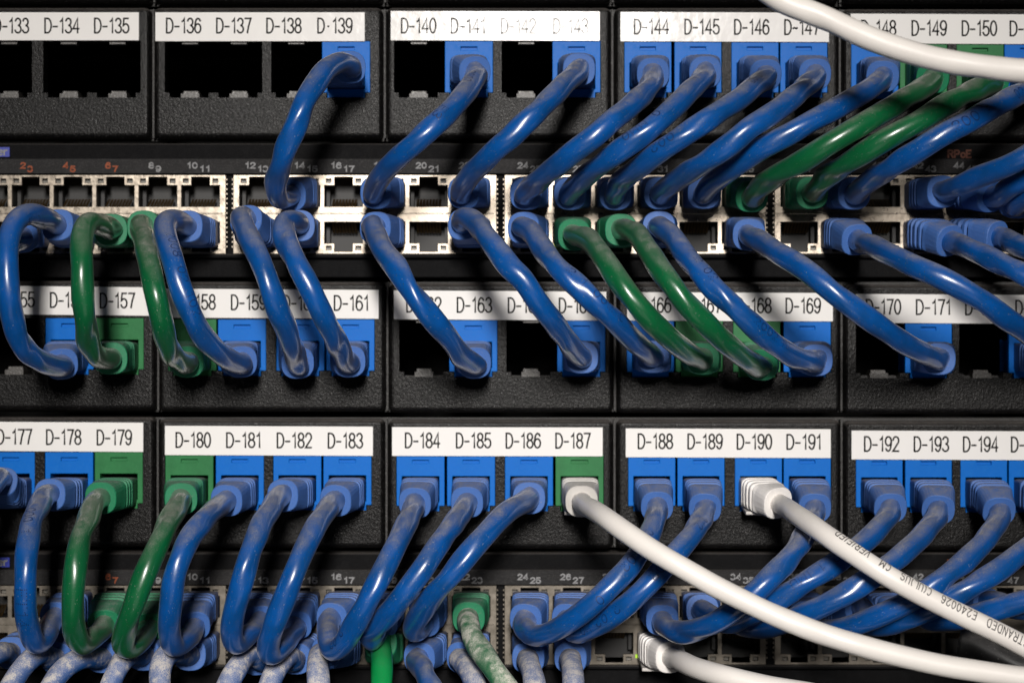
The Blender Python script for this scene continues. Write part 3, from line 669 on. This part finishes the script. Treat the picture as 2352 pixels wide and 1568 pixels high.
cable('blue', DN % 'D-194', 'c3 1465,565 1425,675 1350,770 1265,850 1180,922 1080,1000 960,1075 840,1135 720,1190 600,1235 480,1260 380,1240 330,1180', (2258, Y3+4), (1838, Y2U), 34)
cable('blue', 'blue patch cable behind the white printed cable, from the right edge to the lower switch', 'c3 1830,600 1720,700 1610,795 1500,875 1400,945 1300,1005 1200,1062 1080,1120 950,1180 820,1225 700,1230 650,1130', (2370, Y3+4), (1929, Y2U), 32)
cable('blue', 'lowest blue patch cable at the right edge, above the white cable', 'c3 1900,1010 1750,1045 1610,1085 1480,1125 1350,1165 1200,1200 1060,1200 950,1150', None, (2022, Y2U), 26)
cable('blue', 'blue patch cable at the right edge whose plug hides behind the printed cable', 'c3 1900,1100 1700,1130 1560,1130 1400,1095', None, (2212, Y2U), 14)
# --- lower row of the lower switch
LG = 'dust covered cables of the bottom row'
def low(label, pts, J, b=30, colr='blue', mt='blue_soiled', **k):
    cable(colr, label, pts, J, None, b, mat_=mt, group=LG, **k)
low('dusty blue cable leaving the bottom row at the lower left edge', 'c0 65,1390 0,1390 -80,1420 -160,1500', (72, Y2L), 22)
low('leftmost dusty blue cable running out of the bottom edge', 'c0 325,1420 250,1385 190,1420 130,1480 75,1560 20,1680', (174, Y2L), 18)
low('second dusty blue cable from the left at the bottom edge, below the green loop D-179', 'c0 595,1415 520,1415 450,1430 380,1475 310,1560 250,1680', (272, Y2L), 18)
low('dusty blue cable at the bottom edge below the green loop D-180', 'c0 840,1400 760,1400 705,1450 665,1530 620,1680', (367, Y2L), 18)
low('very dusty blue cable bending down below the loop D-181', 'c0 1110,1400 1020,1380 960,1420 935,1500 940,1580 945,1700', (463, Y2L), 22)
low('dusty blue cable at the bottom edge below the loop D-182', 'c0 1515,1430 1460,1395 1400,1460 1350,1540 1290,1680', (597, Y2L), 20)
low('dusty blue cable at the bottom edge below the loop D-183', 'c1 265,1425 230,1400 180,1450 130,1530 80,1680', (696, Y2L), 20)
low('very dusty grey-blue cable hanging straight down below the loop D-184', 'c1 440,1390 405,1400 395,1460 398,1540 410,1700', (790, Y2L), 22)
low('bright clean green cable hanging straight down at the bottom edge', 'c1 765,1330 765,1360 770,1420 772,1500 772,1700', (887, Y2L), 26, 'green', 'green_clean')
low('dark blue cable below the loop D-186 bending right out of the bottom edge', 'c1 990,1420 990,1450 1025,1520 1065,1600 1120,1720', (986, Y2L), 26, 'blue', 'blue')
low('dusty blue cable at the bottom edge left of the dusty green one', 'c1 1240,1420 1250,1445 1285,1505 1325,1590 1370,1720', (1083, Y2L), 22)
cable('green', 'dust covered green cable from the lower switch running out of the bottom edge', 'c1 1280,1185 1280,1220 1305,1300 1355,1380 1415,1465 1475,1550 1560,1680', (1083, Y2U), None, 34, mat_='green_soiled', group=LG)
low('dusty blue cable below the boot at port 24, right of the green one', 'c2 165,1420 165,1440 190,1520 210,1600 230,1720', (1218, Y2L), 26)
low('dusty blue cable below port 26, the last blue one at the bottom edge', 'c2 412,1420 415,1435 425,1510 430,1600 430,1720', (1314, Y2L), 26)
cable('white', 'short white cable plugged into the bottom row, leaving at the bottom edge', 'c2 1000,1415,23 1065,1440,36 1150,1480,46 1300,1522,55 1450,1560,58 c3 150,1595,60 500,1650,60', (1505, Y2L), None, 40, style0='fine', rad=3.2, group='patch cables')
cable('white', 'white cable crossing the top right corner in front of label D-148', 'a3 60,-110,92 150,-40,92 250,20,92 400,78,92 520,125,92 640,180,92 780,242,92 900,292,92 1050,345,92 1200,388,92 1350,420,92 1500,446,92 1650,465,92 1800,482,92 1900,492,92 2100,515,92', None, None, rad=3.3, wl=.05)
cable('blue', 'black cable lying in shadow at the lower right corner', 'c3 1240,1330,30 1330,1350,32 1420,1390,34 1520,1440,36 1640,1490,38 1800,1560,40', None, None, rad=4.5, mat_='rubber', group='patch cables')
